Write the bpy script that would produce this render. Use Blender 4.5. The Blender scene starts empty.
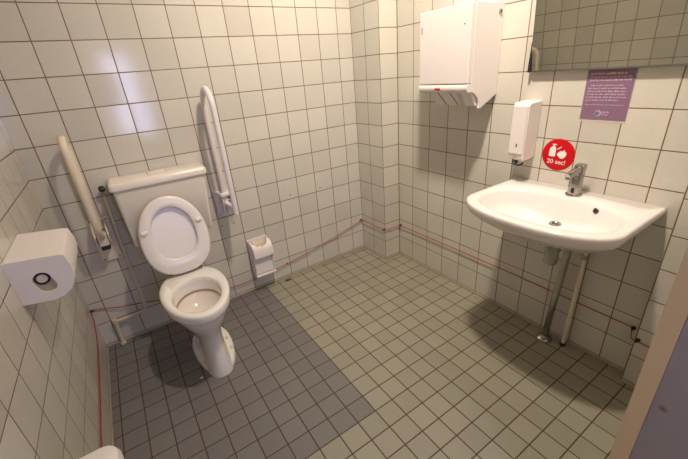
import bpy, bmesh, math, random
from mathutils import Vector, Matrix
C = bpy.context.scene.collection
SC = bpy.context.scene
random.seed(7)
PI = math.pi

# ------------------------------------------------------------------ helpers
WORLD = {}          # world position of every object used as a parent


def tag(o, label, cat, group=None):
    o['label'] = label
    o['category'] = cat
    if group:
        o['group'] = group
    return o


def thing(name, label, cat, loc, group=None):
    o = bpy.data.objects.new(name, None)
    o.empty_display_size = 0.05
    C.objects.link(o)
    o.location = loc
    WORLD[o] = Vector(loc)
    return tag(o, label, cat, group)


def obj(name, bm, mat, parent=None, smooth=40, loc=None, label=None, bevel=0, seg=2, subsurf=0):
    """bm holds world coordinates; links it as ONE mesh object under parent"""
    me = bpy.data.meshes.new(name)
    bmesh.ops.recalc_face_normals(bm, faces=bm.faces[:])
    if parent is not None:
        base = WORLD[parent]
    else:
        base = Vector(loc) if loc is not None else Vector((0, 0, 0))
    # own origin = centre of the part
    if parent is not None:
        lo = Vector([min(v.co[i] for v in bm.verts) for i in range(3)])
        hi = Vector([max(v.co[i] for v in bm.verts) for i in range(3)])
        org = (lo + hi) / 2
    else:
        org = base
    bmesh.ops.translate(bm, verts=bm.verts[:], vec=-org)
    bm.to_mesh(me)
    bm.free()
    mats = mat if isinstance(mat, (list, tuple)) else [mat]
    for m in mats:
        me.materials.append(m)
    o = bpy.data.objects.new(name, me)
    C.objects.link(o)
    if parent is not None:
        o.parent = parent
        o.location = org - base
    else:
        o.location = org
    WORLD[o] = org
    if smooth:
        for p in me.polygons:
            p.use_smooth = True
        me.set_sharp_from_angle(angle=math.radians(smooth))
    if bevel:
        b = o.modifiers.new('bevel', 'BEVEL')
        b.width = bevel
        b.segments = seg
        b.limit_method = 'ANGLE'
        b.angle_limit = math.radians(35)
        b.harden_normals = True
    if subsurf:
        s = o.modifiers.new('subsurf', 'SUBSURF')
        s.levels = subsurf
        s.render_levels = subsurf
    if label:
        o['label'] = label
    return o


def struct(name, bm, mat, parent=None, **k):
    o = obj(name, bm, mat, parent, **k)
    if parent is None:
        o['kind'] = 'structure'
    return o


def box(bm, lo, hi):
    x0, y0, z0 = lo
    x1, y1, z1 = hi
    vs = [bm.verts.new(p) for p in ((x0, y0, z0), (x1, y0, z0), (x1, y1, z0), (x0, y1, z0),
                                    (x0, y0, z1), (x1, y0, z1), (x1, y1, z1), (x0, y1, z1))]
    for f in ((0, 3, 2, 1), (4, 5, 6, 7), (0, 1, 5, 4), (1, 2, 6, 5), (2, 3, 7, 6), (3, 0, 4, 7)):
        bm.faces.new([vs[i] for i in f])
    return bm


def bx(lo, hi):
    return box(bmesh.new(), lo, hi)


def prism(bm, pts, axis, a, b):
    """extrude polygon pts (2-D) along axis between a and b"""
    def P(p, t):
        if axis == 'x':
            return (t, p[0], p[1])
        if axis == 'y':
            return (p[0], t, p[1])
        return (p[0], p[1], t)
    v0 = [bm.verts.new(P(p, a)) for p in pts]
    v1 = [bm.verts.new(P(p, b)) for p in pts]
    n = len(pts)
    bm.faces.new(v0)
    bm.faces.new(v1[::-1])
    for i in range(n):
        bm.faces.new((v0[i], v0[(i + 1) % n], v1[(i + 1) % n], v1[i]))
    return bm


def loft(bm, rings, cap0=True, cap1=True):
    """rings = lists of equally many points, closed loops"""
    R = [[bm.verts.new(p) for p in r] for r in rings]
    n = len(R[0])
    for a, b in zip(R, R[1:]):
        for i in range(n):
            bm.faces.new((a[i], a[(i + 1) % n], b[(i + 1) % n], b[i]))
    if cap0:
        bm.faces.new(R[0][::-1])
    if cap1:
        bm.faces.new(R[-1])
    return bm


def catmull(P, sub=6):
    P = [Vector(p) for p in P]
    Q = [P[0] * 2 - P[1]] + P + [P[-1] * 2 - P[-2]]
    out = []
    for i in range(1, len(Q) - 2):
        a, b, c, d = Q[i - 1:i + 3]
        for k in range(sub):
            t = k / sub
            out.append(0.5 * ((2 * b) + (c - a) * t + (2 * a - 5 * b + 4 * c - d) * t * t + (3 * b - a - 3 * c + d) * t ** 3))
    out.append(P[-1])
    return out


def fillet(P, r, n=6):
    """polyline with rounded corners"""
    P = [Vector(p) for p in P]
    out = [P[0]]
    for a, b, c in zip(P, P[1:], P[2:]):
        u = (a - b).normalized()
        v = (c - b).normalized()
        rr = min(r, (a - b).length * .49, (c - b).length * .49)
        s, e = b + u * rr, b + v * rr
        for k in range(n + 1):
            t = k / n
            out.append(s * (1 - t) ** 2 + b * 2 * t * (1 - t) + e * t * t)
    out.append(P[-1])
    return out


def tube(bm, path, r, n=16, cap=True, radii=None):
    path = [Vector(p) for p in path]
    T0 = (path[1] - path[0]).normalized()
    ref = Vector((1, 0, 0)) if abs(T0.x) < .8 else Vector((0, 1, 0))
    u = T0.cross(ref).normalized()
    rings = []
    for i, p in enumerate(path):
        if i == 0:
            t = T0
        elif i == len(path) - 1:
            t = (path[-1] - path[-2]).normalized()
        else:
            t = ((path[i + 1] - p).normalized() + (p - path[i - 1]).normalized()).normalized()
        u = (u - t * u.dot(t)).normalized()
        w = t.cross(u)
        q = radii[i] if radii else r
        rings.append([p + (u * math.cos(2 * PI * k / n) + w * math.sin(2 * PI * k / n)) * q for k in range(n)])
    return loft(bm, rings, cap, cap)


def tb(path, r, **k):
    return tube(bmesh.new(), path, r, **k)


def lathe(bm, prof, centre, axis=(0, 0, 1), n=32):
    """prof = list of (radius, height along axis)"""
    a = Vector(axis).normalized()
    ref = Vector((1, 0, 0)) if abs(a.x) < .8 else Vector((0, 1, 0))
    u = a.cross(ref).normalized()
    w = a.cross(u)
    c = Vector(centre)
    rings = [[c + a * h + (u * math.cos(2 * PI * k / n) + w * math.sin(2 * PI * k / n)) * max(r, 1e-5) for k in range(n)]
             for r, h in prof]
    return loft(bm, rings)


def lt(prof, centre, axis=(0, 0, 1), n=32):
    return lathe(bmesh.new(), prof, centre, axis, n)


# ------------------------------------------------------------------ materials
def new_mat(name):
    m = bpy.data.materials.new(name)
    m.use_nodes = True
    return m, m.node_tree, m.node_tree.nodes['Principled BSDF']


def plain(name, col, rough=.4, metal=0, spec=.5, var=.04, scale=9, bump=0, coat=0):
    m, t, b = new_mat(name)
    N, L = t.nodes, t.links
    g = N.new('ShaderNodeNewGeometry')
    no = N.new('ShaderNodeTexNoise')
    no.inputs['Scale'].default_value = scale
    no.inputs['Detail'].default_value = 3
    L.new(g.outputs['Position'], no.inputs['Vector'])
    mx = N.new('ShaderNodeMix')
    mx.data_type = 'RGBA'
    mx.inputs['A'].default_value = [c * (1 - var) for c in col] + [1]
    mx.inputs['B'].default_value = [min(1, c * (1 + var)) for c in col] + [1]
    L.new(no.outputs['Fac'], mx.inputs['Factor'])
    L.new(mx.outputs['Result'], b.inputs['Base Color'])
    b.inputs['Roughness'].default_value = rough
    b.inputs['Metallic'].default_value = metal
    b.inputs['Specular IOR Level'].default_value = spec
    if coat:
        b.inputs['Coat Weight'].default_value = coat
        b.inputs['Coat Roughness'].default_value = .08
    if bump:
        bp = N.new('ShaderNodeBump')
        bp.inputs['Strength'].default_value = bump
        bp.inputs['Distance'].default_value = .002
        L.new(no.outputs['Fac'], bp.inputs['Height'])
        L.new(bp.outputs['Normal'], b.inputs['Normal'])
    return m


def tile_mat(name, au, u0, av, v0, T, cols, grout, gw=.0037, rough=.14, var=.06, zone=None, tilt=.012, grout2=None):
    """square tiles laid on the plane of world axes au, av; cols = tile colour (or pair with zone)"""
    m, t, b = new_mat(name)
    N, L = t.nodes, t.links

    def M(op, a, bb=None, c=None):
        n = N.new('ShaderNodeMath')
        n.operation = op
        for i, v in enumerate((a, bb, c)):
            if v is None:
                continue
            if isinstance(v, (int, float)):
                n.inputs[i].default_value = v
            else:
                L.new(v, n.inputs[i])
        return n.outputs[0]
    g = N.new('ShaderNodeNewGeometry')
    s = N.new('ShaderNodeSeparateXYZ')
    L.new(g.outputs['Position'], s.inputs[0])
    # slight waviness of the joints
    U = M('DIVIDE', M('SUBTRACT', s.outputs[au], u0), T)
    V = M('DIVIDE', M('SUBTRACT', s.outputs[av], v0), T)
    iu, iv = M('FLOOR', U), M('FLOOR', V)
    du = M('ABSOLUTE', M('SUBTRACT', M('SUBTRACT', U, iu), .5))
    dv = M('ABSOLUTE', M('SUBTRACT', M('SUBTRACT', V, iv), .5))
    dm = M('MAXIMUM', du, dv)
    e = .5 - gw / 2 / T
    mr = N.new('ShaderNodeMapRange')
    mr.inputs['From Min'].default_value = e - .0012 / T
    mr.inputs['From Max'].default_value = e + .0006 / T
    L.new(dm, mr.inputs['Value'])
    fac = mr.outputs[0]
    cb = N.new('ShaderNodeCombineXYZ')
    L.new(iu, cb.inputs[0])
    L.new(iv, cb.inputs[1])
    wn = N.new('ShaderNodeTexWhiteNoise')
    wn.noise_dimensions = '3D'
    L.new(cb.outputs[0], wn.inputs['Vector'])
    no = N.new('ShaderNodeTexNoise')
    no.inputs['Scale'].default_value = 3.5
    no.inputs['Detail'].default_value = 5
    L.new(g.outputs['Position'], no.inputs['Vector'])
    mott = N.new('ShaderNodeTexNoise')
    mott.inputs['Scale'].default_value = 60
    mott.inputs['Detail'].default_value = 3
    L.new(g.outputs['Position'], mott.inputs['Vector'])

    def rgb(c):
        n = N.new('ShaderNodeRGB')
        n.outputs[0].default_value = (*c, 1)
        return n.outputs[0]

    def mix(f, a, bb, mode='MIX'):
        n = N.new('ShaderNodeMix')
        n.data_type = 'RGBA'
        n.blend_type = mode
        if isinstance(f, (int, float)):
            n.inputs['Factor'].default_value = f
        else:
            L.new(f, n.inputs['Factor'])
        L.new(a, n.inputs['A'])
        L.new(bb, n.inputs['B'])
        return n.outputs['Result']
    col = rgb(cols[0])
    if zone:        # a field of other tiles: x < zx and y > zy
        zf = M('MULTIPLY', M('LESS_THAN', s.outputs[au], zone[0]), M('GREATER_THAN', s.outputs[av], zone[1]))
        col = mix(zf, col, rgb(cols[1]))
    bright = M('ADD', 1 - var, M('MULTIPLY', wn.outputs['Value'], 2 * var))
    bright = M('MULTIPLY', bright, M('ADD', .93, M('MULTIPLY', no.outputs['Fac'], .14)))
    bright = M('MULTIPLY', bright, M('ADD', .96, M('MULTIPLY', mott.outputs['Fac'], .08)))
    vm = N.new('ShaderNodeVectorMath')
    vm.operation = 'SCALE'
    L.new(col, vm.inputs[0])
    L.new(bright, vm.inputs['Scale'])
    gn = N.new('ShaderNodeTexNoise')
    gn.inputs['Scale'].default_value = 14
    L.new(g.outputs['Position'], gn.inputs['Vector'])
    gcol = mix(gn.outputs['Fac'], rgb(grout), rgb(grout2 or [c * .6 for c in grout]))
    L.new(mix(fac, vm.outputs[0], gcol), b.inputs['Base Color'])
    rn = M('ADD', rough, M('MULTIPLY', fac, .6))
    L.new(rn, b.inputs['Roughness'])
    # every tile sits a hair out of plane, joints are recessed
    bmp = N.new('ShaderNodeBump')
    bmp.invert = True
    bmp.inputs['Strength'].default_value = .6
    bmp.inputs['Distance'].default_value = .0015
    L.new(fac, bmp.inputs['Height'])
    vs = N.new('ShaderNodeVectorMath')
    vs.operation = 'SUBTRACT'
    L.new(wn.outputs['Color'], vs.inputs[0])
    vs.inputs[1].default_value = (.5, .5, .5)
    v2 = N.new('ShaderNodeVectorMath')
    v2.operation = 'SCALE'
    L.new(vs.outputs[0], v2.inputs[0])
    v2.inputs['Scale'].default_value = tilt * 2
    va = N.new('ShaderNodeVectorMath')
    va.operation = 'ADD'
    L.new(bmp.outputs['Normal'], va.inputs[0])
    L.new(v2.outputs[0], va.inputs[1])
    vn = N.new('ShaderNodeVectorMath')
    vn.operation = 'NORMALIZE'
    L.new(va.outputs[0], vn.inputs[0])
    L.new(vn.outputs[0], b.inputs['Normal'])
    return m


XL, XR = -.969, 1.166
YF = -2.122            # room side of the entrance wall
TILE = [(.605, .58, .51)]
GROUT = (.21, .115, .055)
ZP = .0186
M_BACK = tile_mat('wall_tile_back', 0, 0, 2, ZP, .15, TILE, GROUT)
M_RIGHT = tile_mat('wall_tile_right', 1, -.3016, 2, ZP, .15, TILE, GROUT)
M_LEFT = tile_mat('wall_tile_left', 1, -.11, 2, ZP, .15, TILE, (.20, .13, .075))
M_BOXX = tile_mat('casing_tile_side', 1, -.002, 2, ZP, .15, TILE, GROUT)
M_BOXY = tile_mat('casing_tile_front', 0, 1.013, 2, ZP, .154, TILE, GROUT)
M_BOXY = tile_mat('casing_tile_front', 0, 1.0135, 2, ZP, .15, TILE, GROUT)
M_PIL = tile_mat('pilaster_tile', 1, -1.925, 2, ZP, .15, TILE, GROUT)
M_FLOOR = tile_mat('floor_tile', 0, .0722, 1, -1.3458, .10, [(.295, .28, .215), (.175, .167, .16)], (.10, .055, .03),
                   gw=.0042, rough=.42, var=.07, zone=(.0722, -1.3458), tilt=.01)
M_SEAL = plain('sealant_strip', (.40, .33, .24), .6, var=.15, scale=25)
M_CEIL = plain('ceiling_paint', (.75, .74, .70), .8)
M_PLASTER = plain('hallway_plaster', (.52, .49, .44), .8)
M_CER = plain('white_ceramic', (.82, .79, .75), .12, var=.015, scale=4, coat=.4)
M_CERB = plain('basin_ceramic', (.84, .79, .775), .12, var=.015, scale=4, coat=.4)
M_CIST = plain('cistern_ceramic', (.80, .745, .665), .25, var=.02, scale=5)
M_SEAT = plain('white_seat_plastic', (.80, .76, .73), .22, var=.015, scale=5)
M_PLW = plain('white_plastic', (.81, .76, .745), .32, var=.02, scale=8)
M_PLC = plain('cream_plastic', (.78, .70, .54), .35, var=.04, scale=12)
M_CREAM = plain('cream_lacquer', (.76, .68, .54), .28, var=.03, scale=12)
M_PIPE = plain('cream_painted_pipe', (.66, .58, .42), .4, var=.1, scale=30)
M_LILAC = plain('lilac_white_lacquer', (.75, .70, .74), .28, var=.02, scale=10)
M_CHROME = plain('chrome', (.42, .41, .40), .16, metal=1, var=.03)
M_DCHROME = plain('worn_chrome', (.42, .38, .33), .28, metal=1, var=.12, scale=40)
M_STEEL = plain('dull_metal_hinge', (.34, .24, .18), .35, metal=.8, var=.2, scale=40)
M_BLACK = plain('black_rubber', (.015, .014, .013), .45)
M_DARK = plain('dark_recess', (.05, .04, .035), .7)
M_RED = plain('red_vinyl', (.56, .004, .010), .5, spec=.2, var=.02)
M_WHITE = plain('white_print', (.85, .80, .78), .5, var=.01)
M_CORD = plain('red_cord', (.38, .05, .035), .6, var=.2, scale=60)
M_PURPLE = plain('purple_card', (.24, .135, .22), .4, var=.05, scale=15)
M_PTEXT = plain('pale_print', (.52, .40, .50), .5, var=.02)
M_PYELL = plain('yellow_print', (.70, .52, .20), .5, var=.02)
M_BLUE = plain('blue_print', (.10, .20, .38), .5, var=.1)
M_WOOD = plain('beige_jamb_paint', (.80, .60, .33), .5, var=.06, scale=6)
M_STAIN = plain('brown_stain', (.36, .25, .15), .5, var=.25, scale=40)
M_BOWL = plain('bowl_inside_ceramic', (.80, .745, .69), .15, var=.06, scale=14)
M_PAPER = plain('tissue_paper', (.62, .58, .54), .9, var=.05, scale=60, bump=.3)
M_CARDBOARD = plain('roll_core_card', (.46, .38, .28), .85)
M_YELLOW = plain('yellowed_plastic', (.60, .46, .20), .5, var=.2, scale=60)

# purple-grey door leaf with a brown scuff
m, t, b = new_mat('door_laminate')
b.inputs['Base Color'].default_value = (.30, .265, .27, 1)
b.inputs['Roughness'].default_value = .55
g = t.nodes.new('ShaderNodeNewGeometry')
no = t.nodes.new('ShaderNodeTexNoise')
no.inputs['Scale'].default_value = 6
t.links.new(g.outputs['Position'], no.inputs['Vector'])
mx = t.nodes.new('ShaderNodeMix')
mx.data_type = 'RGBA'
mx.inputs['A'].default_value = (.37, .32, .29, 1)
mx.inputs['B'].default_value = (.44, .38, .345, 1)
t.links.new(no.outputs['Fac'], mx.inputs['Factor'])
vd = t.nodes.new('ShaderNodeVectorMath')
vd.operation = 'DISTANCE'
t.links.new(g.outputs['Position'], vd.inputs[0])
vd.inputs[1].default_value = (.268, -2.173, .70)
mr = t.nodes.new('ShaderNodeMapRange')
mr.inputs['From Min'].default_value = .002
mr.inputs['From Max'].default_value = .011
mr.inputs['To Min'].default_value = .75
mr.inputs['To Max'].default_value = 0
t.links.new(vd.outputs['Value'], mr.inputs['Value'])
m2 = t.nodes.new('ShaderNodeMix')
m2.data_type = 'RGBA'
t.links.new(mr.outputs[0], m2.inputs['Factor'])
t.links.new(mx.outputs['Result'], m2.inputs['A'])
m2.inputs['B'].default_value = (.15, .09, .05, 1)
t.links.new(m2.outputs['Result'], b.inputs['Base Color'])
M_DOOR = m

# mirror glass, clear plastic, lit window, lamp glass
m, t, b = new_mat('mirror_silver')
b.inputs['Base Color'].default_value = (.62, .62, .56, 1)
b.inputs['Metallic'].default_value = 1
b.inputs['Roughness'].default_value = .015
M_MIRROR = m
m, t, b = new_mat('clear_acrylic')
b.inputs['Base Color'].default_value = (.85, .80, .76, 1)
b.inputs['Roughness'].default_value = .12
b.inputs['Alpha'].default_value = .35
M_ACRYL = m


def emit(name, col, strength):
    m, t, b = new_mat(name)
    b.inputs['Base Color'].default_value = (*col, 1)
    b.inputs['Emission Color'].default_value = (*col, 1)
    b.inputs['Emission Strength'].default_value = strength
    return m


M_WIN = emit('daylit_window_pane', (.58, .60, 1.0), 19.0)
M_LAMP = emit('lamp_diffuser', (1.0, .83, .64), 20.0)
M_BULB = emit('lamp_bulb', (1.0, .80, .60), 20.0)

# ------------------------------------------------------------------ the room
H = 3.0
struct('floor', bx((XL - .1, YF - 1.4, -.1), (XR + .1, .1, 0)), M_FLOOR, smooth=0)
struct('ceiling', bx((XL - .1, YF - 1.4, H), (XR + .1, .1, H + .1)), M_CEIL, smooth=0)
struct('wall_back', bx((XL - .1, 0, 0), (XR + .1, .1, H)), M_BACK, smooth=0)
struct('wall_left', bx((XL - .1, YF - .12, 0), (XL, 0, H)), M_LEFT, smooth=0)
struct('wall_right', bx((XR, YF - .12, 0), (XR + .1, 0, H)), M_RIGHT, smooth=0)
# pipe casing in the far corner
bm = bx((1.013, -.302, 0), (XR, 0, H))
for f in bm.faces:
    f.material_index = 1 if abs(f.calc_center_median().y + .302) < 1e-4 else 0
struct('trim_1', bm, [M_BOXX, M_BOXY], smooth=0)
# shallow pilaster at the near end of the right wall
bm = bx((1.10, YF, 0), (XR, -1.922, H))
struct('trim_2', bm, M_PIL, smooth=0)
# entrance wall with its doorway (the photograph is taken from the doorway)
bm = bmesh.new()
box(bm, (.30, YF - .10, 0), (XR, YF, H))
box(bm, (XL, YF - .10, 2.10), (.30, YF, H))
struct('wall_front', bm, M_PLASTER, smooth=0)
bm = bmesh.new()
box(bm, (.262, -2.153, 0), (.30, YF + .004, 2.10))
struct('trim_3', bm, M_WOOD, smooth=0)
d = struct('door_1', bx((.268, -3.05, .008), (.308, -2.154, 2.06)), M_DOOR, smooth=0)
struct('door_handle', tb(fillet([(.268, -2.97, 1.05), (.215, -2.97, 1.05), (.215, -2.86, 1.05)], .02), .009), M_CHROME, parent=d)
# hallway beyond the doorway, with the window that the glazed tiles reflect
struct('wall_hallway', bx((XL - .1, -3.53, 0), (XR + .1, -3.43, H)), M_PLASTER, smooth=0)
struct('wall_hallway_left', bx((XL - .1, -3.43, 0), (XL, YF - .12, H)), M_PLASTER, smooth=0)
struct('wall_hallway_right', bx((XR, -3.43, 0), (XR + .1, YF - .12, H)), M_PLASTER, smooth=0)
bm = bmesh.new()
WX0, WX1, WZ0, WZ1 = -.32, -.13, .90, 1.85
for lo, hi in (((WX0 - .05, WZ0 - .05), (WX1 + .05, WZ0)), ((WX0 - .05, WZ1), (WX1 + .05, WZ1 + .05)),
               ((WX0 - .05, WZ0), (WX0, WZ1)), ((WX1, WZ0), (WX1 + .05, WZ1))):
    box(bm, (lo[0], -3.43, lo[1]), (hi[0], -3.405, hi[1]))
w = struct('window_1', bm, M_WOOD, smooth=0)
struct('window_pane', bx((WX0, -3.43, WZ0), (WX1, -3.42, WZ1)), M_WIN, parent=w, smooth=0)

# sealant strip where floor meets wall
def strip(name, lo, hi):
    struct(name, bx(lo, hi), M_SEAL, bevel=.002, smooth=0)
s_ = .006
strip('baseboard_back', (XL, -s_, 0), (1.013, 0, .012))
strip('baseboard_left', (XL, YF, 0), (XL + s_, -s_, .012))
strip('baseboard_right', (XR - s_, -1.922, 0), (XR, -.302 - s_, .012))
bm = bmesh.new()
box(bm, (1.013 - s_, -.302 - s_, 0), (1.013, -s_, .012))
box(bm, (1.013, -.302 - s_, 0), (XR, -.302, .012))
struct('baseboard_casing', bm, M_SEAL, smooth=0)
strip('baseboard_pilaster', (1.10 - s_, YF, 0), (1.10, -1.922, .012))

# ------------------------------------------------------------------ toilet
TX = -.443


def egg(z, a, yf, yb, n=48, ex=2.0, exb=2.6, cx=TX, split=.45, yo=None):
    """plan outline: half width a, front tip yf (towards the room), back yb"""
    yc = yb + (yf - yb) * split if yo is None else yo
    out = []
    for k in range(n):
        t = 2 * PI * k / n
        c, s = math.cos(t), math.sin(t)
        e = ex if c >= 0 else exb
        y = yc + (abs(c) ** (2 / e)) * ((yf - yc) if c >= 0 else (yb - yc))
        out.append((cx + a * math.copysign(abs(s) ** (2 / e), s), y, z))
    return out


toilet = thing('toilet', 'white floor-standing toilet with its seat and lid raised', 'toilet', (TX, -.5, 0))
bm = bmesh.new()
rings = [egg(0.0, .080, -.694, -.24, ex=2.7, exb=3, cx=-.437), egg(.03, .074, -.692, -.24, ex=2.7, exb=3, cx=-.437), egg(.10, .066, -.682, -.24, ex=2.6, exb=3, cx=-.437), egg(.17, .063, -.670, -.24, ex=2.5, cx=-.437),
         egg(.22, .074, -.664, -.235, cx=-.438), egg(.26, .090, -.680, -.235, cx=-.440), egg(.30, .109, -.705, -.235), egg(.345, .130, -.735, -.238),
         egg(.385, .144, -.756, -.246, exb=2.3), egg(.412, .149, -.766, -.250, exb=2.2), egg(.417, .162, -.781, -.246, exb=2.15), egg(.425, .165, -.786, -.244, exb=2.15), egg(.458, .166, -.789, -.243, exb=2.15),
         egg(.466, .164, -.786, -.246, exb=2.15), egg(.470, .158, -.780, -.254, exb=2.15), egg(.471, .148, -.768, -.272, exb=2.1),
         # inner edge of the rim and the bowl
         egg(.468, .124, -.738, -.385, exb=2.0), egg(.460, .118, -.731, -.391, exb=2.0), egg(.440, .117, -.729, -.392, exb=2.0),
         egg(.415, .119, -.732, -.389, exb=2.0), egg(.385, .112, -.722, -.395, exb=2.0),
         ]
loft(bm, rings, True, False)
obj('pan', bm, M_CER, toilet, smooth=50)
bm = bmesh.new()
loft(bm, [egg(.386, .1135, -.7235, -.3935, exb=2.0), egg(.372, .109, -.716, -.40, exb=2.0), egg(.345, .096, -.700, -.415, exb=2.0),
          egg(.318, .078, -.672, -.44, exb=2.0), egg(.305, .05, -.64, -.47, exb=2.0), egg(.302, .02, -.59, -.52, exb=2.0)], False, True)
obj('bowl', bm, M_BOWL, toilet, smooth=60)
# brown water line left round the inside of the bowl
bm = bmesh.new()
A = egg(.392, .1128, -.7228, -.3955, exb=2.0)
B = egg(.380, .1100, -.7185, -.3985, exb=2.0)
A2 = [Vector(p) for p in A]
B2 = [Vector(p) for p in B]
va = [bm.verts.new(p) for p in A2]
vb = [bm.verts.new(p) for p in B2]
n = len(va)
for i in range(n):
    bm.faces.new((va[i], va[(i + 1) % n], vb[(i + 1) % n], vb[i]))
obj('limescale_line', bm, M_STAIN, toilet, label='brown limescale line inside the bowl')
# flange at the foot with two bolt caps
bm = bmesh.new()
loft(bm, [egg(0, .108, -.680, -.22, ex=2.0, exb=2.2, split=.42, cx=-.429), egg(.022, .107, -.678, -.22, ex=2.0, exb=2.2, split=.42, cx=-.429),
          egg(.031, .100, -.670, -.226, ex=2.0, exb=2.2, split=.42, cx=-.429), egg(.035, .06, -.63, -.26, ex=2.0, split=.42)])
obj('foot', bm, M_CER, toilet, smooth=50)
for sx in (-1, 1):
    for yy in (-.44, -.54):
        obj('bolt_cap', lt([(.009, .024), (.009, .036), (.006, .041), (.001, .042)], (-.429 + sx * .084, yy, .006), n=14), M_PLC, toilet)
# flush pipe between cistern and pan
obj('flush_pipe', tb(fillet([(TX, -.10, .6315), (TX, -.10, .40), (TX, -.255, .40)], .05), .024), M_PLW, toilet)

# raised seat and lid: local (u sideways, v along from the hinge, w towards the room)
HG = Vector((TX + .002, -.307, .474))
ang = math.atan2(.085, .42)
vax = Vector((0, math.sin(ang), math.cos(ang)))
wax = Vector((0, -math.cos(ang), math.sin(ang)))


def S(u, v, w):
    return HG + Vector((1, 0, 0)) * u + vax * v + wax * w


def seat_out(a, v0, v1, n=56, ex=2.05, exb=2.5, split=.46):
    vc = v0 + (v1 - v0) * split
    out = []
    for k in range(n):
        t = 2 * PI * k / n
        c, s = math.cos(t), math.sin(t)
        e = ex if c >= 0 else exb
        out.append((a * math.copysign(abs(s) ** (2 / e), s), vc + abs(c) ** (2 / e) * ((v1 - vc) if c >= 0 else (v0 - vc))))
    return out


bm = bmesh.new()
prof = [(.171, .004, .438, .018), (.168, .007, .435, .026), (.160, .015, .427, .030),
        (.118, .085, .388, .030), (.110, .093, .380, .026), (.108, .095, .378, .018), (.112, .092, .382, .010),
        (.140, .05, .41, .008), (.165, .010, .432, .010), (.171, .004, .438, .018)]
R = []
for a, v0, v1, w_ in prof[:-1]:
    R.append([S(u, v, w_) for u, v in seat_out(a, v0, v1)])
V = [[bm.verts.new(p) for p in r] for r in R]
n = len(V[0])
for i in range(len(V)):
    p, q = V[i], V[(i + 1) % len(V)]
    for k in range(n):
        bm.faces.new((p[k], p[(k + 1) % n], q[(k + 1) % n], q[k]))
seat = obj('seat', bm, M_SEAT, toilet, smooth=50)
for sx, rot_ in ((-1, .1), (1, -.1)):
    bm = bmesh.new()
    cu, cv = sx * .137, .275
    rings = []
    for rr, w_ in ((1, .029), (1, .035), (.8, .040), (.3, .042)):
        rings.append([S(cu + rr * (.019 * math.cos(2 * PI * k / 20)), cv + rr * (.0105 * math.sin(2 * PI * k / 20)) + rr * rot_ * .01 * math.cos(2 * PI * k / 20), w_)
                      for k in range(20)])
    loft(bm, rings)
    obj('bumper', bm, M_SEAT, seat)
bm = bmesh.new()
lofts = []
for a, v0, v1, w_ in ((.150, .03, .418, -.010), (.166, .012, .434, -.008), (.171, .006, .439, 0), (.167, .010, .435, .006), (.155, .02, .423, .0055), (.08, .12, .35, .001)):
    lofts.append([S(u, v, w_) for u, v in seat_out(a, v0, v1)])
loft(bm, lofts)
obj('lid', bm, M_SEAT, toilet, smooth=50)
obj('hinge_rod', tb([S(-.082, 0, .008), S(.082, 0, .008)], .004), M_STEEL, toilet)
for sx in (-1, 1):
    bm = bmesh.new()
    x = TX + .002 + sx * .078
    box(bm, (x - .010, -.318, .4705), (x + .010, -.294, .484))
    obj('hinge', bm, M_STEEL, toilet, bevel=.004)

# ------------------------------------------------------------------ cistern
cist = thing('toilet_cistern', 'cream-white cistern on the back wall behind the raised toilet lid', 'cistern', (-.425, -.09, .63))
bm = bmesh.new()
def rrect(x0, x1, y0, y1, z, r, n=5):
    out = []
    for cx, cy, a0 in ((x1 - r, y1 - r, 0), (x0 + r, y1 - r, 90), (x0 + r, y0 + r, 180), (x1 - r, y0 + r, 270)):
        for k in range(n + 1):
            a = math.radians(a0 + 90 * k / n)
            out.append((cx + r * math.cos(a), cy + r * math.sin(a), z))
    return out
loft(bm, [rrect(-.632, -.220, -.150, -.002, .632, .02), rrect(-.640, -.212, -.162, -.001, .645, .02),
          rrect(-.652, -.192, -.178, -.001, .972, .02)])
obj('tank', bm, M_CIST, cist, smooth=40)
bm = bmesh.new()
loft(bm, [rrect(-.664, -.178, -.190, -.001, .972, .022), rrect(-.665, -.177, -.191, -.001, .99, .022),
          rrect(-.661, -.181, -.187, -.002, 1.003, .02), rrect(-.652, -.190, -.178, -.006, 1.009, .016)])
clid = obj('lid', bm, M_CIST, cist, smooth=40)
obj('button_gap_shade', bx((-.4715, -.1215, 1.004), (-.3725, -.0305, 1.0096)), M_STEEL, clid)  # thin dark plate, its colour stands in for shade in the button gap
bm = bx((-.468, -.118, 1.004), (-.376, -.034, 1.0135))
obj('flush_button', bm, M_CIST, cist, bevel=.003)

# ------------------------------------------------------------------ grab bars (folded up against the wall)
def grab_bar(label, x, zt, zb, ybk, yfr, r, mat, plate, tail, pm):
    t = thing('grab_bar', label, 'grab bar', (x, 0, plate[2]), 'fold-up grab bars beside the toilet')
    p = obj('wall_plate', bx((plate[0], -.012, plate[2]), (plate[1], -.0005, plate[3])), pm, t, bevel=.004, seg=3)
    for px in (plate[0] + .014, plate[1] - .014):
        for pz in (plate[2] + .014, plate[3] - .014):
            obj('screw', lt([(.006, 0), (.006, .003), (.001, .004)], (px, -.012, pz), (0, -1, 0), 12), M_DCHROME, p)
    rad = (ybk - yfr) / 2
    yc = (ybk + yfr) / 2
    path = [(x, ybk, zb)]
    for k in range(17):
        a = PI * k / 16
        path.append((x, yc + rad * math.cos(a), zt - r - rad + rad * math.sin(a)))
    path += [(x, yfr, zb + .05)] + tail
    obj('tube', tb(path, r, n=20), mat, t, smooth=60)
    return t, p


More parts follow.
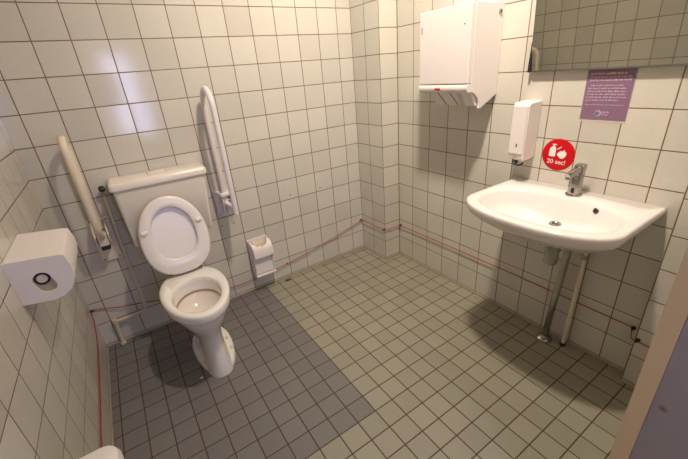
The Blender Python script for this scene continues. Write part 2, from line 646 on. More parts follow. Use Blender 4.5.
# right one, white
gb, pl = grab_bar('white grab bar folded up against the back wall, right of the cistern', -.078, 1.425, .72, -.036, -.225, .0155,
                  M_LILAC, (-.140, -.030, .632, .80), [(-.078, -.225, .700)], M_LILAC)
bm = bmesh.new()
box(bm, (-.105, -.060, .655), (-.097, -.010, .765))
box(bm, (-.053, -.060, .655), (-.045, -.010, .765))
obj('cheek', bm, M_LILAC, gb, bevel=.003)
obj('bracket', bx((-.094, -.212, .705), (-.062, -.012, .735)), M_LILAC, gb, bevel=.006)
obj('lock_catch', bx((-.115, -.065, .772), (-.045, -.018, .795)), M_PLW, gb, bevel=.005)
obj('pivot_pin', tb([(-.112, -.04, .74), (-.038, -.04, .74)], .007), M_DCHROME, gb)
# left one, cream
gb, pl = grab_bar('cream grab bar folded up against the back wall near the left corner', -.772, 1.267, .76, -.045, -.175, .0165,
                  M_CREAM, (-.820, -.718, .552, .812), [(-.772, -.150, .765), (-.772, -.090, .725)], M_CREAM)
bm = bmesh.new()
for x in (-.807, -.745):
    prism(bm, [(-.010, .80), (-.060, .785), (-.105, .73), (-.095, .69), (-.010, .66)], 'x', x, x + .008)
obj('cheek', bm, M_CREAM, gb, bevel=.003)
obj('bracket', bx((-.795, -.098, .672), (-.749, -.010, .745)), M_CREAM, gb, bevel=.006)
obj('rubber_stop', bx((-.793, -.100, .650), (-.751, -.022, .676)), M_BLACK, gb, bevel=.004)
obj('pivot_pin', tb([(-.812, -.075, .735), (-.732, -.075, .735)], .007), M_DCHROME, gb)

# ------------------------------------------------------------------ water pipe with stop valve beside the cistern
wp = thing('water_pipe', 'thin cream water pipe with a black stop tap, left of the toilet', 'pipe', (-.71, -.03, 0))
obj('pipe', tb(fillet([(-.66, -.028, .945), (-.697, -.028, .945), (-.704, -.028, .60), (-.702, -.028, .178), (-.760, -.028, .172), (-.877, -.028, .168)], .05), .0085), M_PIPE, wp)
obj('pipe', tb([(-.877, -.028, .178), (-.880, -.028, .001)], .009), M_PIPE, wp)
obj('elbow', lt([(.013, -.014), (.014, 0), (.013, .014)], (-.877, -.028, .170), (0, 0, 1), 14), M_PIPE, wp)
obj('floor_collar', lt([(.016, 0.0), (.016, .012), (.010, .016)], (-.880, -.028, 0), n=16), M_PIPE, wp)
obj('pipe_clip', bx((-.715, -.040, .44), (-.691, -.0005, .455)), M_PIPE, wp, bevel=.002)
v = obj('valve', lt([(.009, -.02), (.012, 0), (.009, .02)], (-.697, -.028, .945), (0, 0, 1), 14), M_DCHROME, wp)
obj('stop_tap', lt([(.004, 0), (.014, .004), (.016, .012), (.014, .022), (.004, .026)], (-.697, -.030, .957), (0, -.6, .8), 18), M_BLACK, wp)

# ------------------------------------------------------------------ toilet roll dispenser on the left wall
X0, XF = XL, -.812
tp = thing('toilet_roll_dispenser', 'big white toilet roll dispenser with rounded front on the left wall', 'dispenser', (XL, -.74, .83))
def tp_profile(off=0.0):
    p = [(X0 + .0005, .988 - off), (-.835, .972 - off), (-.820, .968 - off)]
    cx, cz = -.902, .905
    pts = [(-.817, .960 - off), (-.811 , .925), (-.812 , .895), (-.820, .866), (-.836, .843 + off * .5), (-.860, .828 + off), (-.89, .823 + off), (X0 + .0005, .835 + off)]
    return p + pts
YA, YB = -.605, -.892
bm = bmesh.new()
pf = tp_profile()
n = len(pf)
# curved outer skin and back side
prism(bm, pf, 'y', YA, YB + .004)
obj('housing', bm, M_PLW, tp, smooth=40, bevel=.004)
# side cover facing the door with its keyhole-shaped window cut out
bm = bmesh.new()
hole = []
hx, hz, hr = -.895, .899, .0235
for k in range(25):
    a = PI * k / 24
    hole.append((hx + hr * math.cos(a), hz + .006 + hr * math.sin(a)))
for k in range(25):
    a = PI + PI * k / 24
    hole.append((hx + .006 + hr * math.cos(a) * 1.05, hz - .020 + hr * math.sin(a)))
# outer loop resampled to the same count, matched by angle
def ray_hit(c, a, poly):
    dx, dz = math.cos(a), math.sin(a)
    best = None
    for (x0, z0), (x1, z1) in zip(poly, poly[1:] + poly[:1]):
        ex, ez = x1 - x0, z1 - z0
        den = dx * ez - dz * ex
        if abs(den) < 1e-9:
            continue
        tt = ((x0 - c[0]) * ez - (z0 - c[1]) * ex) / den
        ss = ((x0 - c[0]) * dz - (z0 - c[1]) * dx) / den
        if tt > 0 and -1e-6 <= ss <= 1 + 1e-6 and (best is None or tt < best):
            best = tt
    return (c[0] + dx * best, c[1] + dz * best)
hc = (hx + .003, hz - .007)
angs = sorted([math.atan2(z - hc[1], x - hc[0]) for x, z in hole] + [math.atan2(z - hc[1], x - hc[0]) for x, z in pf])
inner = [ray_hit(hc, a, hole) for a in angs]
outer = [ray_hit(hc, a, pf) for a in angs]
yo, yi = YB - .004, YB + .003
o1 = [bm.verts.new((x, yo, z)) for x, z in outer]
i1 = [bm.verts.new((x, yo, z)) for x, z in inner]
i2 = [bm.verts.new((x, yi, z)) for x, z in inner]
o2 = [bm.verts.new((x, yi, z)) for x, z in outer]
n = len(o1)
for i in range(n):
    j = (i + 1) % n
    bm.faces.new((o1[i], o1[j], i1[j], i1[i]))
    bm.faces.new((i1[i], i1[j], i2[j], i2[i]))
    bm.faces.new((o1[i], o2[i], o2[j], o1[j]))
obj('side_cover', bm, M_PLW, tp, smooth=30)
# the recess behind the window, as a shallow cup of dark plastic set into the housing
bm = bmesh.new()
loft(bm, [[(x, YB + .0035, z) for x, z in inner], [(x, YB + .0034, z) for x, z in inner]], True, True)
obj('window_recess', bm, M_CARDBOARD, tp)
obj('seam', bx((-.8195, YB - .006, .905), (-.818, YA + .06, .958)), M_DARK, tp) if False else None
# roll core seen through the window
obj('roll_core', lt([(.0215, -.004), (.0215, .0), (.0145, .0005), (.0145, -.003)], (hx, YB + .0005, hz + .006), (0, -1, 0), 24), M_BLACK, tp, label='dark core ring seen in the window')
obj('roll_end', lt([(.0142, -.002), (.0142, .001), (.001, .0012)], (hx, YB + .0003, hz + .007), (0, -1, 0), 24), M_PAPER, tp)

# ------------------------------------------------------------------ white holder low on the back wall
hb = thing('toilet_brush_holder', 'small white plastic holder with scooped open top, low on the back wall', 'holder', (.085, 0, .1))
hx0, hx1 = .006, .146
DZ = .026
obj('back_plate', bx((hx0 - .004, -.008, .125 + DZ), (hx1 + .004, -.0005, .383 + DZ)), M_PLW, hb, bevel=.003)
bm = bmesh.new()
side = [(y, z + DZ) for y, z in ((-.006, .378), (-.006, .125), (-.080, .125), (-.092, .27), (-.076, .33), (-.04, .370))]
bm.free()
for xa in (hx0, hx1 - .006):
    obj('side_panel', prism(bmesh.new(), side, 'x', xa, xa + .006), M_PLW, hb, bevel=.002)
obj('inner_box', bx((hx0 + .006, -.078, .13 + DZ), (hx1 - .006, -.008, .325 + DZ)), M_PLW, hb, bevel=.004)
obj('stained_tray', bx((hx0 + .008, -.076, .3255 + DZ), (hx1 - .008, -.0085, .332 + DZ)), M_YELLOW, hb, bevel=.002, label='yellowed tray inside the open top')
obj('base_lip', bx((hx0 - .004, -.092, .112 + DZ), (hx1 + .006, -.006, .124 + DZ)), M_PLW, hb, bevel=.003)
# curved hood with a scooped top edge
bm = bmesh.new()
nu, nv = 28, 14
arc = catmull([(0, -.040, .372 + DZ), (0, -.068, .362 + DZ), (0, -.092, .335 + DZ), (0, -.101, .300 + DZ), (0, -.103, .262 + DZ)], 4)
def hood(u, vv):
    s0 = 0.0
    # scoop: the middle of the top edge starts lower
    c = max(0, 1 - abs((u - .47) / .40) ** 6)
    notch = .05 if abs(u - .52) < .05 else 0
    s0 = .40 * c + notch * 1.6 * c
    f = (s0 + (1 - s0) * vv) * (len(arc) - 1)
    i = min(int(f), len(arc) - 2)
    p = arc[i].lerp(arc[i + 1], f - i)
    return Vector((hx0 + .003 + (hx1 - hx0 + .002) * u, p.y, p.z))
G = [[bm.verts.new(hood(i / nu, j / nv)) for j in range(nv + 1)] for i in range(nu + 1)]
for i in range(nu):
    for j in range(nv):
        bm.faces.new((G[i][j], G[i + 1][j], G[i + 1][j + 1], G[i][j + 1]))
o = obj('hood', bm, M_PLW, hb, smooth=60)
so = o.modifiers.new('solid', 'SOLIDIFY')
so.thickness = .004
so.offset = 0
obj('pivot_knob', lt([(.009, -.004), (.010, .004), (.006, .012), (.001, .013)], (hx0 + .030, -.040, .392), (0, -.6, .8), 16), M_PLW, hb)
obj('handle_stem', tb([(hx0 + .030, -.044, .392), (hx0 + .032, -.075, .376), (hx0 + .034, -.094, .345)], .004), M_PLW, hb)

# ------------------------------------------------------------------ red emergency cord round the walls
cord = thing('pull_cord', 'thin red emergency pull cord running low along the tiled walls', 'cord', (0, -.02, .2))
def guide(p, axis):
    obj('cord_guide', lt([(.009, 0), (.009, .006), (.005, .016), (.005, .022)], p, axis, 14), M_BLACK, cord)
P = [(XL + .006, -1.44, .17), (XL + .006, -.95, .162), (XL + .006, -.34, .175), (XL + .010, -.10, .245), (XL + .014, -.014, .282)]
P += [(-.83, -.014, .245), (-.696, -.014, .218), (-.50, -.014, .16), (-.30, -.014, .115), (-.18, -.014, .098), (-.02, -.014, .094), (.17, -.014, .108), (.40, -.014, .140), (.60, -.014, .178), (.80, -.014, .222), (.996, -.014, .270)]
a1 = catmull(P, 5)
a2 = [Vector(p) for p in ((1.000, -.060, .271), (1.000, -.20, .271), (1.001, -.312, .272), (1.06, -.315, .271), (1.150, -.316, .271))]
a3 = [Vector((1.153, y, .271 - .006 * math.sin((y + .33) / 1.56 * PI) * -1 * (-1))) for y in (-.36, -.6, -.9, -1.2, -1.5, -1.75, -1.885)]
a4 = [Vector(p) for p in ((1.150, -1.893, .262), (1.088, -1.912, .258), (1.086, -1.97, .256), (1.086, -2.12, .252))]
obj('cord', tb(a1 + a2 + a3 + a4, .0028, n=8), M_CORD, cord, smooth=60)
guide((XL, -.018, .282), (1, 0, 0))
guide((.994, 0, .270), (0, -1, 0))
guide((1.013, -.296, .272), (-1, 0, 0))
guide((XR, -.320, .271), (-1, 0, 0))
guide((XR, -1.895, .264), (-1, 0, 0))
guide((1.10, -1.935, .258), (-1, 0, 0))
obj('cord_guide', lt([(.007, 0), (.007, .006), (.004, .014)], (.275, 0, .118), (0, -1, 0), 14), M_CORD, cord)

# ------------------------------------------------------------------ paper towel dispenser
y0, y1 = -1.068, -.745            # near side, far side
pd = thing('paper_towel_dispenser', 'white paper towel dispenser high on the right wall left of the mirror', 'dispenser', (XR, -.9, 1.24))
obj('housing', prism(bmesh.new(), [(.958, 1.676), (XR - .0005, 1.680), (XR - .0005, 1.30), (1.06, 1.30), (.958, 1.305)], 'y', y1, y0 + .012), M_PLW, pd, bevel=.003)
near = [(.957, 1.677), (XR - .0005, 1.682), (XR - .0005, 1.270), (1.040, 1.210), (1.022, 1.212), (1.026, 1.222), (1.022, 1.245), (1.010, 1.266), (.990, 1.283), (.972, 1.292), (.957, 1.295)]
obj('side_panel', prism(bmesh.new(), near, 'y', y0 + .011, y0), M_PLW, pd, bevel=.003)
fr = obj('front_cover', bx((.926, y0, 1.336), (.956, y1, 1.677)), M_PLW, pd, bevel=.005, seg=3)
lip = [(.957, 1.334), (.930, 1.334), (.924, 1.326), (.923, 1.310), (.930, 1.298), (.945, 1.294), (.957, 1.296)]
obj('lower_lip', prism(bmesh.new(), lip, 'y', y1, y0), M_PLW, pd, bevel=.002)
ch = [(.960, 1.302), (1.010, 1.225), (1.060, 1.225), (1.12, 1.29), (1.10, 1.302)]
chute = obj('paper_chute', prism(bmesh.new(), ch, 'y', y1 - .055, y0 + .012), M_PLW, pd, bevel=.002)
dv = Vector((.050, 0, -.077)).normalized()
nv_ = Vector((-.077, 0, -.050)).normalized()
for yy in (-.845, -.925):
    bm = bmesh.new()
    A = Vector((.963, yy, 1.297))
    B = Vector((1.008, yy - .03, 1.228))
    sd = Vector((0, .0022, 0))
    rings = [[p + sd + nv_ * .0012, p - sd + nv_ * .0012, p - sd - nv_ * .002, p + sd - nv_ * .002] for p in (A, B)]
    loft(bm, rings)
    obj('slot', bm, M_DARK, chute)
pt = prism(bmesh.new(), [(.964, 1.294), (1.008, 1.2265), (1.0125, 1.2265), (.968, 1.298)], 'y', -.972, -1.0)
obj('paper_edge', pt, M_PAPER, pd)
# red maker's mark on the lip
bm = bmesh.new()
for i, (a, b_, c, d_) in enumerate(((-.862, -.876, 1.309, 1.318), (-.877, -.885, 1.305, 1.318), (-.886, -.900, 1.309, 1.318))):
    box(bm, (.9222, b_, c), (.9245, a, d_))
obj('red_mark', bm, M_RED, fr, label='small red mark on the white lip')
obj('level_window', bx((.925, -.764, 1.578), (.9265, -.760, 1.612)), M_DARK, fr)
obj('level_window', bx((.925, -1.036, 1.592), (.9265, -1.030, 1.597)), M_DARK, fr)
lk = obj('lock', lt([(.011, 0), (.011, .004), (.007, .005)], (1.135, y0, 1.640), (0, -1, 0), 18), M_DCHROME, pd)
obj('keyhole', bx((1.132, y0 - .006, 1.634), (1.138, y0 - .0045, 1.646)), M_DARK, lk)

# ------------------------------------------------------------------ soap dispenser
sd_ = thing('soap_dispenser', 'slim white wall soap dispenser left of the red sticker', 'dispenser', (XR, -1.29, .96))
prof = [(XR - .0005, 1.243), (1.075, 1.239), (1.066, 1.230), (1.060, 1.00), (1.064, .975), (1.075, .968), (1.12, .968), (XR - .0005, .975)]
obj('body', prism(bmesh.new(), prof, 'y', -1.316, -1.234), M_PLW, sd_, bevel=.005, seg=3)
obj('front_cover', prism(bmesh.new(), [(1.066, 1.226), (1.0595, 1.226), (1.0545, 1.004), (1.060, 1.0)], 'y', -1.311, -1.240), M_PLW, sd_, bevel=.002)
obj('level_window', bx((1.0545, -1.282, 1.035), (1.0585, -1.276, 1.052)), M_DARK, sd_)
obj('red_mark', bx((1.0585, -1.286, .988), (1.0635, -1.258, .991)), plain('faded_red_print', (.75, .35, .33), .5), sd_)
obj('nozzle', lt([(.010, 0), (.009, .016), (.006, .022)], (1.085, -1.271, .970), (0, 0, -1), 16), M_BLACK, sd_)
obj('push_lever', tb(fillet([(1.075, -1.261, .972), (1.066, -1.263, .950), (1.072, -1.30, .944), (1.082, -1.311, .958)], .012), .0045), M_BLACK, sd_)

# ------------------------------------------------------------------ text helper: a Font curve turned into mesh
def text_mesh(body, size, place, depth=.0006):
    cu = bpy.data.curves.new('tmp', 'FONT')
    cu.body = body
    cu.size = size
    cu.align_x = 'CENTER'
    cu.align_y = 'CENTER'
    cu.extrude = depth
    cu.resolution_u = 4
    o = bpy.data.objects.new('tmp', cu)
    C.objects.link(o)
    dg = bpy.context.evaluated_depsgraph_get()
    me = bpy.data.meshes.new_from_object(o.evaluated_get(dg))
    bm = bmesh.new()
    bm.from_mesh(me)
    bpy.data.objects.remove(o)
    bpy.data.meshes.remove(me)
    bpy.data.curves.remove(cu)
    for v in bm.verts:
        v.co = place(v.co.x, v.co.y, v.co.z)
    return bm


# ------------------------------------------------------------------ red round sticker
SY, SZ = -1.429, .998
st = thing('hygiene_sticker', 'round red hand-washing sticker on the tiles above the tap', 'sticker', (XR, SY, SZ))
obj('disc', lt([(.075, 0), (.075, .0008), (.0745, .001)], (XR - .0002, SY, SZ), (-1, 0, 0), 64), M_RED, st)
def sticker_pt(u, v, w=0):
    return Vector((XR - .0016 - w, SY - u, SZ + v))
def flat(pts, h=.0007):
    bm = bmesh.new()
    v0 = [bm.verts.new(sticker_pt(u, v, 0)) for u, v in pts]
    v1 = [bm.verts.new(sticker_pt(u, v, h)) for u, v in pts]
    bm.faces.new(v0)
    bm.faces.new(v1[::-1])
    n = len(pts)
    for i in range(n):
        bm.faces.new((v0[i], v0[(i + 1) % n], v1[(i + 1) % n], v1[i]))
    return bm
bottle = [(-.040, -.010), (-.016, -.010), (-.013, -.006), (-.013, .028), (-.017, .036), (-.020, .040), (-.020, .045), (-.012, .045), (-.012, .050),
          (-.032, .050), (-.032, .045), (-.027, .045), (-.027, .040), (-.033, .036), (-.041, .028), (-.043, -.006)]
obj('bottle_icon', flat(bottle), M_WHITE, st)
hand = [(-.004, -.002), (.012, -.015), (.024, -.015), (.034, -.004), (.037, .010), (.034, .018), (.030, .014), (.027, .026), (.022, .024), (.018, .018), (.010, .020), (.000, .012), (-.005, .004)]
obj('hands_icon', flat(hand), M_WHITE, st)
obj('drop_icon', flat([(-.006, .024), (.000, .028), (.012, .038), (.010, .041), (.000, .034), (-.007, .029)]), M_WHITE, st)
obj('lettering', text_mesh('20 sec!', .030, lambda u, v, w: sticker_pt(u * 1.02 - .004, v - .034 - u * u * .5, w)), M_WHITE, st)

# ------------------------------------------------------------------ purple poster in a clear holder
PY0, PY1, PZ0, PZ1 = -1.493, -1.662, 1.170, 1.364
po = thing('notice', 'purple notice with pale lettering on the wall below the mirror', 'notice', (XR, -1.575, 1.27))
obj('card', bx((XR - .003, PY1, PZ0), (XR - .0015, PY0, PZ1)), M_PURPLE, po)
obj('holder', bx((XR - .0012, PY1 - .003, PZ0 - .012), (XR - .0004, PY0 + .003, PZ1)), M_ACRYL, po, label='clear acrylic backing')
def words(z, h, u0, u1, mat, seed):
    rnd = random.Random(seed)
    bm = bmesh.new()
    u = u0
    while u < u1:
        wl = rnd.choice((2, 3, 4, 5, 6, 7, 8))
        for k in range(wl):
            if u > u1:
                break
            hh = h * rnd.choice((.62, .62, .68, 1, .95))
            lo = z - (h * .25 if rnd.random() < .12 else 0)
            wd = h * rnd.uniform(.30, .52)
            box(bm, (XR - .0036, PY0 - u - wd, lo), (XR - .0029, PY0 - u, z + hh))
            u += wd + h * .12
        u += h * .45
    obj('text_line', bm, mat, po, smooth=0)
words(1.346, .0062, .012, .066, M_PTEXT, 1)
words(1.3455, .0078, .070, .112, M_PYELL, 2)
words(1.346, .0062, .117, .140, M_PTEXT, 3)
words(1.3335, .0058, .012, .158, M_PTEXT, 4)
words(1.3215, .0058, .012, .158, M_PTEXT, 5)
for i, (zz, e) in enumerate(((1.302, .135), (1.2905, .146), (1.279, .150), (1.2675, .150), (1.256, .155), (1.2445, .125))):
    words(zz, .0056, .010 if i != 0 else .018, e, M_PTEXT, 10 + i)
words(1.227, .0036, .010, .152, M_PTEXT, 30)
obj('logo', lt([(.0125, 0), (.0125, .0008)], (XR - .003, PY0 - .066, 1.194), (-1, 0, 0), 32), M_PTEXT, po)
obj('logo_swirl', lt([(.0092, 0), (.0092, .0012)], (XR - .003, PY0 - .064, 1.1935), (-1, 0, 0), 32), M_BLUE, po)
obj('logo_dot', lt([(.0045, 0), (.0045, .0016)], (XR - .003, PY0 - .0605, 1.1925), (-1, 0, 0), 24), M_PURPLE, po)  # purple printed dot inside the logo
words(1.197, .0062, .080, .105, M_PTEXT, 40)
words(1.188, .004, .080, .103, M_PTEXT, 41)

# ------------------------------------------------------------------ tilted mirror above the basin
mi = thing('mirror', 'wide wall mirror tilted forward above the basin', 'mirror', (XR, -1.57, 1.37))
tl = math.radians(3.6)
MB = Vector((1.142, 0, 1.372))
up = Vector((-math.sin(tl), 0, math.cos(tl)))
bk = Vector((math.cos(tl), 0, math.sin(tl)))
def slab(ya, yb, s0, s1, w0, w1):
    bm = bmesh.new()
    def q(y, s, w):
        p = MB + up * s + bk * w
        return (p.x, y, p.z)
    vs = [bm.verts.new(p) for p in (q(ya, s0, w0), q(yb, s0, w0), q(yb, s0, w1), q(ya, s0, w1), q(ya, s1, w0), q(yb, s1, w0), q(yb, s1, w1), q(ya, s1, w1))]
    for f in ((0, 3, 2, 1), (4, 5, 6, 7), (0, 1, 5, 4), (1, 2, 6, 5), (2, 3, 7, 6), (3, 0, 4, 7)):
        bm.faces.new([vs[i] for i in f])
    return bm
MY0, MY1 = -1.246, -1.900
obj('glass', slab(MY0, MY1, 0, .60, 0, .005), M_MIRROR, mi, smooth=0)
obj('lower_channel', slab(MY0 - .01, MY1, -.005, .001, -.002, .012), M_CHROME, mi, smooth=0)
bm = bmesh.new()
prism(bm, [(1.132, 1.366), (XR - .0005, 1.366), (XR - .0005, 1.50), (1.139, 1.49)], 'y', MY0 + .006, MY0 - .006)
obj('tilt_bracket', bm, M_BLACK, mi, bevel=.002)
bm = bmesh.new()
prism(bm, [(1.132, 1.366), (XR - .0005, 1.366), (XR - .0005, 1.50), (1.139, 1.49)], 'y', MY1 + .006, MY1 - .006)
obj('tilt_bracket', bm, M_BLACK, mi, bevel=.002)
bm = slab(MY0 - .05, MY0 - .09, .50, .54, .005, .012)
obj('stay_arm', tb([(1.117, MY0 - .07, 1.88), (XR - .001, MY0 - .07, 1.85)], .006), M_DCHROME, mi)
bm.free()

# ------------------------------------------------------------------ wash basin
BY = -1.556
wb = thing('washbasin', 'wide white ceramic washbasin on the right wall', 'washbasin', (XR, BY, .70))
NA = 72
def basin_outline(hw, xf, xs, xb, z, dy=0, ex=2.3):
    """closed plan outline: straight sides from back xb to shoulder xs, curved front reaching xf"""
    pts = []
    for k in range(NA // 2):                       # curved front, from near side to far side
        t = PI * k / (NA // 2 - 1)
        c, s = math.cos(t), math.sin(t)
        y = BY + dy - hw * math.copysign(abs(c) ** (2 / ex), c)
        x = xs + (xf - xs) * abs(s) ** (2 / 2.0)
        pts.append((x, y, z))
    n1 = (NA - NA // 2) // 3
    for k in range(1, n1 + 1):                     # far side to the back
        pts.append((xs + (xb - xs) * k / n1, BY + dy + hw, z))
    m_ = NA - len(pts) - (n1 - 1)
    for k in range(1, m_ + 1):
        pts.append((xb, BY + dy + hw - 2 * hw * k / m_, z))
    for k in range(1, NA - len(pts) + 1):
        pts.append((xb + (xs - xb) * k / n1, BY + dy - hw, z))
    return pts[:NA]
def bowl_outline(hw, x0, x1, z, ex=2.6, dy=0, kx=2.4):
    ref = basin_outline(.32, .625, .80, 1.1655, 0)
    cx = (x0 + x1) / 2
    out = []
    for (x, y, _) in ref:
        a = math.atan2((y - BY) / .32, (x - .90) / .27)
        c, s = math.cos(a), math.sin(a)
        out.append((cx + (x1 - x0) / 2 * math.copysign(abs(c) ** (2 / kx), c), BY + dy + hw * math.copysign(abs(s) ** (2 / ex), s), z))
    return out
DX = .007
rings = [basin_outline(.10, .93, .95, 1.164, .690), basin_outline(.17, .84, .90, 1.164, .702), basin_outline(.25, .72, .84, 1.164, .745),
         basin_outline(.298, .650, .80, 1.164, .790), basin_outline(.310, .637, .795, 1.1645, .803), basin_outline(.317, .628, .79, 1.1645, .822),
         basin_outline(.320, .624, .79, 1.165, .842), basin_outline(.318, .627, .79, 1.165, .850), basin_outline(.312, .636, .80, 1.162, .853),
         bowl_outline(.286, .668, 1.035, .852), bowl_outline(.278, .676, 1.030, .848), bowl_outline(.270, .684, 1.024, .838),
         bowl_outline(.255, .70, 1.018, .80), bowl_outline(.225, .735, 1.010, .768), bowl_outline(.17, .80, 1.003, .752),
         bowl_outline(.09, .88, .995, .742), bowl_outline(.026, .942, .990, .738, ex=2, kx=2)]
rings = [[(min(x + DX, 1.165) if x < 1.16 else x, y, z) for x, y, z in q] for q in rings]
bm = bmesh.new()
loft(bm, rings)
obj('basin', bm, M_CERB, wb, smooth=60)
dr = obj('drain', lt([(.0255, -.004), (.0255, .003), (.022, .005), (.018, .003), (.016, .0005)], (.972, BY - .004, .740), n=28), M_CHROME, wb)
bm = bmesh.new()
for k in range(5):
    a = 2 * PI * k / 5
    lathe(bm, [(.0035, 0), (.0035, .0012)], (.972 + .010 * math.cos(a), BY - .004 + .010 * math.sin(a), .7405), n=10)
lathe(bm, [(.0035, 0), (.0035, .0012)], (.972, BY - .004, .7405), n=10)
obj('drain_holes', bm, M_DARK, dr)
oc = Vector((1.0165, -1.690, .8267))
ax = Vector((-.951, .252, .178)).normalized()
ov = obj('overflow_ring', lt([(.013, -.006), (.013, .002), (.011, .004), (.009, .002)], oc, ax, 24), M_CHROME, wb)
obj('overflow_hole', lt([(.0095, 0), (.0095, .0034)], oc, ax, 20), M_BLACK, ov)

# tap
tap = thing('tap', 'short chrome sensor tap on the back edge of the washbasin', 'tap', (1.085, -1.562, .852))
bm = bmesh.new()
def rr(cx, cy, z, hx, hy, r=.008):
    return rrect(cx - hx, cx + hx, cy - hy, cy + hy, z, r, 4)
loft(bm, [rr(1.082, -1.566, .8525, .023, .021), rr(1.084, -1.566, .90, .021, .020), rr(1.090, -1.566, .955, .020, .020), rr(1.096, -1.566, .985, .020, .020), rr(1.099, -1.566, .990, .015, .016)])
bd = obj('body', bm, M_CHROME, tap, smooth=40)
obj('spout', tb([(1.095, -1.566, .966), (1.06, -1.562, .961), (1.030, -1.557, .953), (1.016, -1.554, .948)], .014, n=18, radii=[.0175, .0165, .0155, .0145]), M_CHROME, tap)
obj('aerator', lt([(.011, 0), (.011, .006)], (1.022, -1.555, .940), (.25, 0, -1), 16), M_DCHROME, tap)
obj('sensor', bx((1.0575, -1.572, .866), (1.0645, -1.560, .888)), M_BLACK, tap, bevel=.001)
obj('base_ring', lt([(.034, 0), (.034, .004), (.031, .006)], (1.083, -1.564, .8525), n=28), M_CHROME, tap)

# waste trap and standpipe
wt = thing('waste_pipe', 'chrome bottle trap and waste pipe reaching the floor under the washbasin', 'pipe', (1.10, -1.57, 0))
obj('trap_bottle', lt([(.010, -.048), (.026, -.046), (.030, -.038), (.030, .030), (.033, .032), (.033, .048), (.024, .052), (.018, .054)], (.985, -1.564, .580), n=28), M_CHROME, wt)
obj('tail_pipe', tb([(.974, -1.560, .689), (.985, -1.564, .61)], .017), M_CHROME, wt)
obj('outlet_arm', tb(fillet([(1.005, -1.566, .608), (1.06, -1.575, .602), (1.096, -1.588, .602), (1.098, -1.588, .58)], .02), .015), M_CHROME, wt)
obj('union_nut', lt([(.021, -.012), (.022, 0), (.021, .012)], (1.03, -1.569, .605), (1, -.3, 0), 10), M_DCHROME, wt)
obj('standpipe', tb([(1.098, -1.588, .60), (1.100, -1.572, .30), (1.103, -1.556, .004)], .0165, n=20), M_CHROME, wt)
obj('floor_flange', lt([(.040, 0), (.040, .004), (.036, .010), (.022, .016), (.018, .024)], (1.103, -1.556, .0), n=28), M_CHROME, wt)
# white supply pipe
sp = thing('supply_pipe', 'thin white water pipe to the floor, right of the chrome waste pipe', 'pipe', (1.128, -1.645, 0))
obj('pipe', tb([(1.132, -1.652, .725), (1.130, -1.648, .40), (1.127, -1.643, .002)], .0095), M_PLC, sp)
obj('coupling', lt([(.013, -.02), (.0135, 0), (.013, .02)], (1.1285, -1.6455, .165), n=14), M_PLC, sp)
obj('coupling', lt([(.012, -.012), (.0125, 0), (.012, .012)], (1.1305, -1.649, .545), n=14), M_DCHROME, sp)
obj('floor_seal', lt([(.015, 0), (.015, .014), (.011, .018)], (1.127, -1.643, 0), n=14), M_BLACK, sp)

# ------------------------------------------------------------------ white bin by the left wall, only its rounded lid shows
bi = thing('sanitary_bin', 'white bin with rounded lid against the left wall', 'bin', (-.87, -1.5, 0))
bm = bmesh.new()
loft(bm, [rrect(-.945, -.815, -1.56, -1.39, 0, .03), rrect(-.955, -.800, -1.575, -1.375, .52, .035)])
obj('body', bm, M_PLW, bi, smooth=40)
bm = bmesh.new()
loft(bm, [rrect(-.961, -.797, -1.582, -1.368, .52, .04), rrect(-.962, -.795, -1.585, -1.365, .575, .042), rrect(-.958, -.800, -1.58, -1.37, .592, .04), rrect(-.945, -.815, -1.565, -1.385, .600, .035)])
obj('lid', bm, M_PLW, bi, smooth=40)

# ------------------------------------------------------------------ small things
bm = bmesh.new()
bmesh.ops.create_icosphere(bm, subdivisions=2, radius=.007)
for v in bm.verts:
    v.co = Vector((v.co.x * random.uniform(.7, 1.1) - .545, v.co.y * random.uniform(.7, 1.1) - .630, max(.0003, v.co.z * .7 + .004)))
c = obj('paper_scrap', bm, M_WHITE, None, loc=(-.545, -.630, 0))
tag(c, 'tiny white crumb of paper on the floor at the toilet foot', 'scrap')
for (x, z, lab, mt) in ((-.132, .563, 'left red wall plug of the pair below the white grab bar', M_RED), (-.051, .560, 'right red wall plug of the pair below the white grab bar', M_RED),
                        (.384, .649, 'left dark drill hole of the pair in the back wall', M_DARK), (.636, .645, 'right dark drill hole of the pair in the back wall', M_DARK)):
    o = obj('wall_plug' if mt is M_RED else 'drill_hole', lt([(.0045, 0), (.0045, .0015), (.002, .002)], (x, -.0002, z), (0, -1, 0), 12), mt, None, loc=(x, 0, z))
    tag(o, lab, 'wall plug' if mt is M_RED else 'hole', 'red wall plugs' if mt is M_RED else 'drill holes in the back wall')
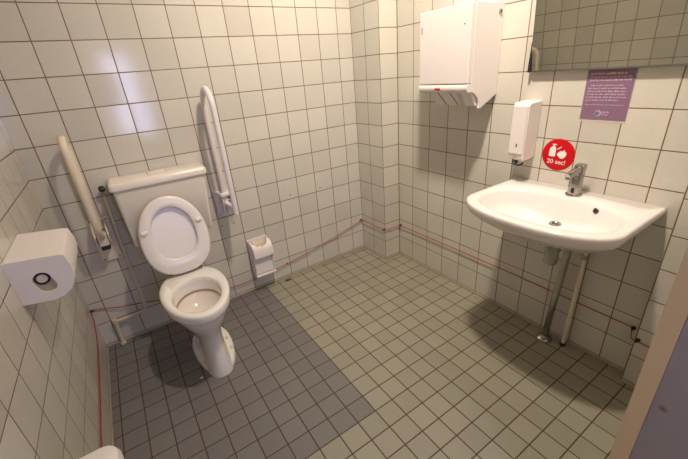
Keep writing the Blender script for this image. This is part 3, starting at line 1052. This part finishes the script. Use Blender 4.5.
o = obj('floor_stain', bx((.222, -.060, 0.0), (.264, -.030, .0012)), M_DARK, None, loc=(.243, -.045, 0), bevel=.0005)
tag(o, 'small dark patch on the floor at the foot of the back wall', 'stain')

# ------------------------------------------------------------------ light
def ceiling_lamp(lx, ly, label, energy, size, aim):
    la = thing('ceiling_lamp', label, 'lamp', (lx, ly, H))
    obj('lamp_housing', lt([(.13, 0), (.13, -.05), (.115, -.055), (.115, -.045)], (lx, ly, H), n=40), M_PLW, la)
    ld = bpy.data.lights.new('lamp_light', 'AREA')
    ld.shape = 'DISK'
    ld.size = size
    ld.energy = energy
    ld.spread = math.radians(160)
    ld.color = (1.0, .86, .72)
    lo = bpy.data.objects.new('lamp_light', ld)
    C.objects.link(lo)
    lo.parent = la
    lo.location = (0, 0, -.085)
    lo.rotation_euler = Vector(aim).to_track_quat('-Z', 'Y').to_euler()


ceiling_lamp(.25, -1.47, 'round ceiling lamp between the doorway and the washbasin', 55, .17, (.85, .52, -1))

wd = bpy.data.worlds.new('world')
SC.world = wd
wd.use_nodes = True
wd.node_tree.nodes['Background'].inputs[0].default_value = (.35, .33, .34, 1)
wd.node_tree.nodes['Background'].inputs[1].default_value = .0

# ------------------------------------------------------------------ camera
yaw, pitch, roll = -.5553, -.4270, .0843
Rz = Matrix.Rotation(yaw, 3, 'Z')
Rx = Matrix.Rotation(pitch, 3, 'X')
Ry = Matrix.Rotation(roll, 3, 'Y')
Mc = Rz @ Rx @ Ry
rt, fw, upv = Mc.col[0], Mc.col[1], Mc.col[2]
cam = bpy.data.cameras.new('camera')
co = bpy.data.objects.new('camera', cam)
C.objects.link(co)
co.matrix_world = Matrix(((rt.x, upv.x, -fw.x, -.5815), (rt.y, upv.y, -fw.y, -2.2578), (rt.z, upv.z, -fw.z, 1.4424), (0, 0, 0, 1)))
cam.sensor_width = 36
cam.lens = 348.78 / 688 * 36
cam.clip_start = .02
SC.camera = co
SC.view_settings.view_transform = 'Standard'
SC.view_settings.look = 'None'
SC.view_settings.gamma = 1
SC.view_settings.exposure = 0
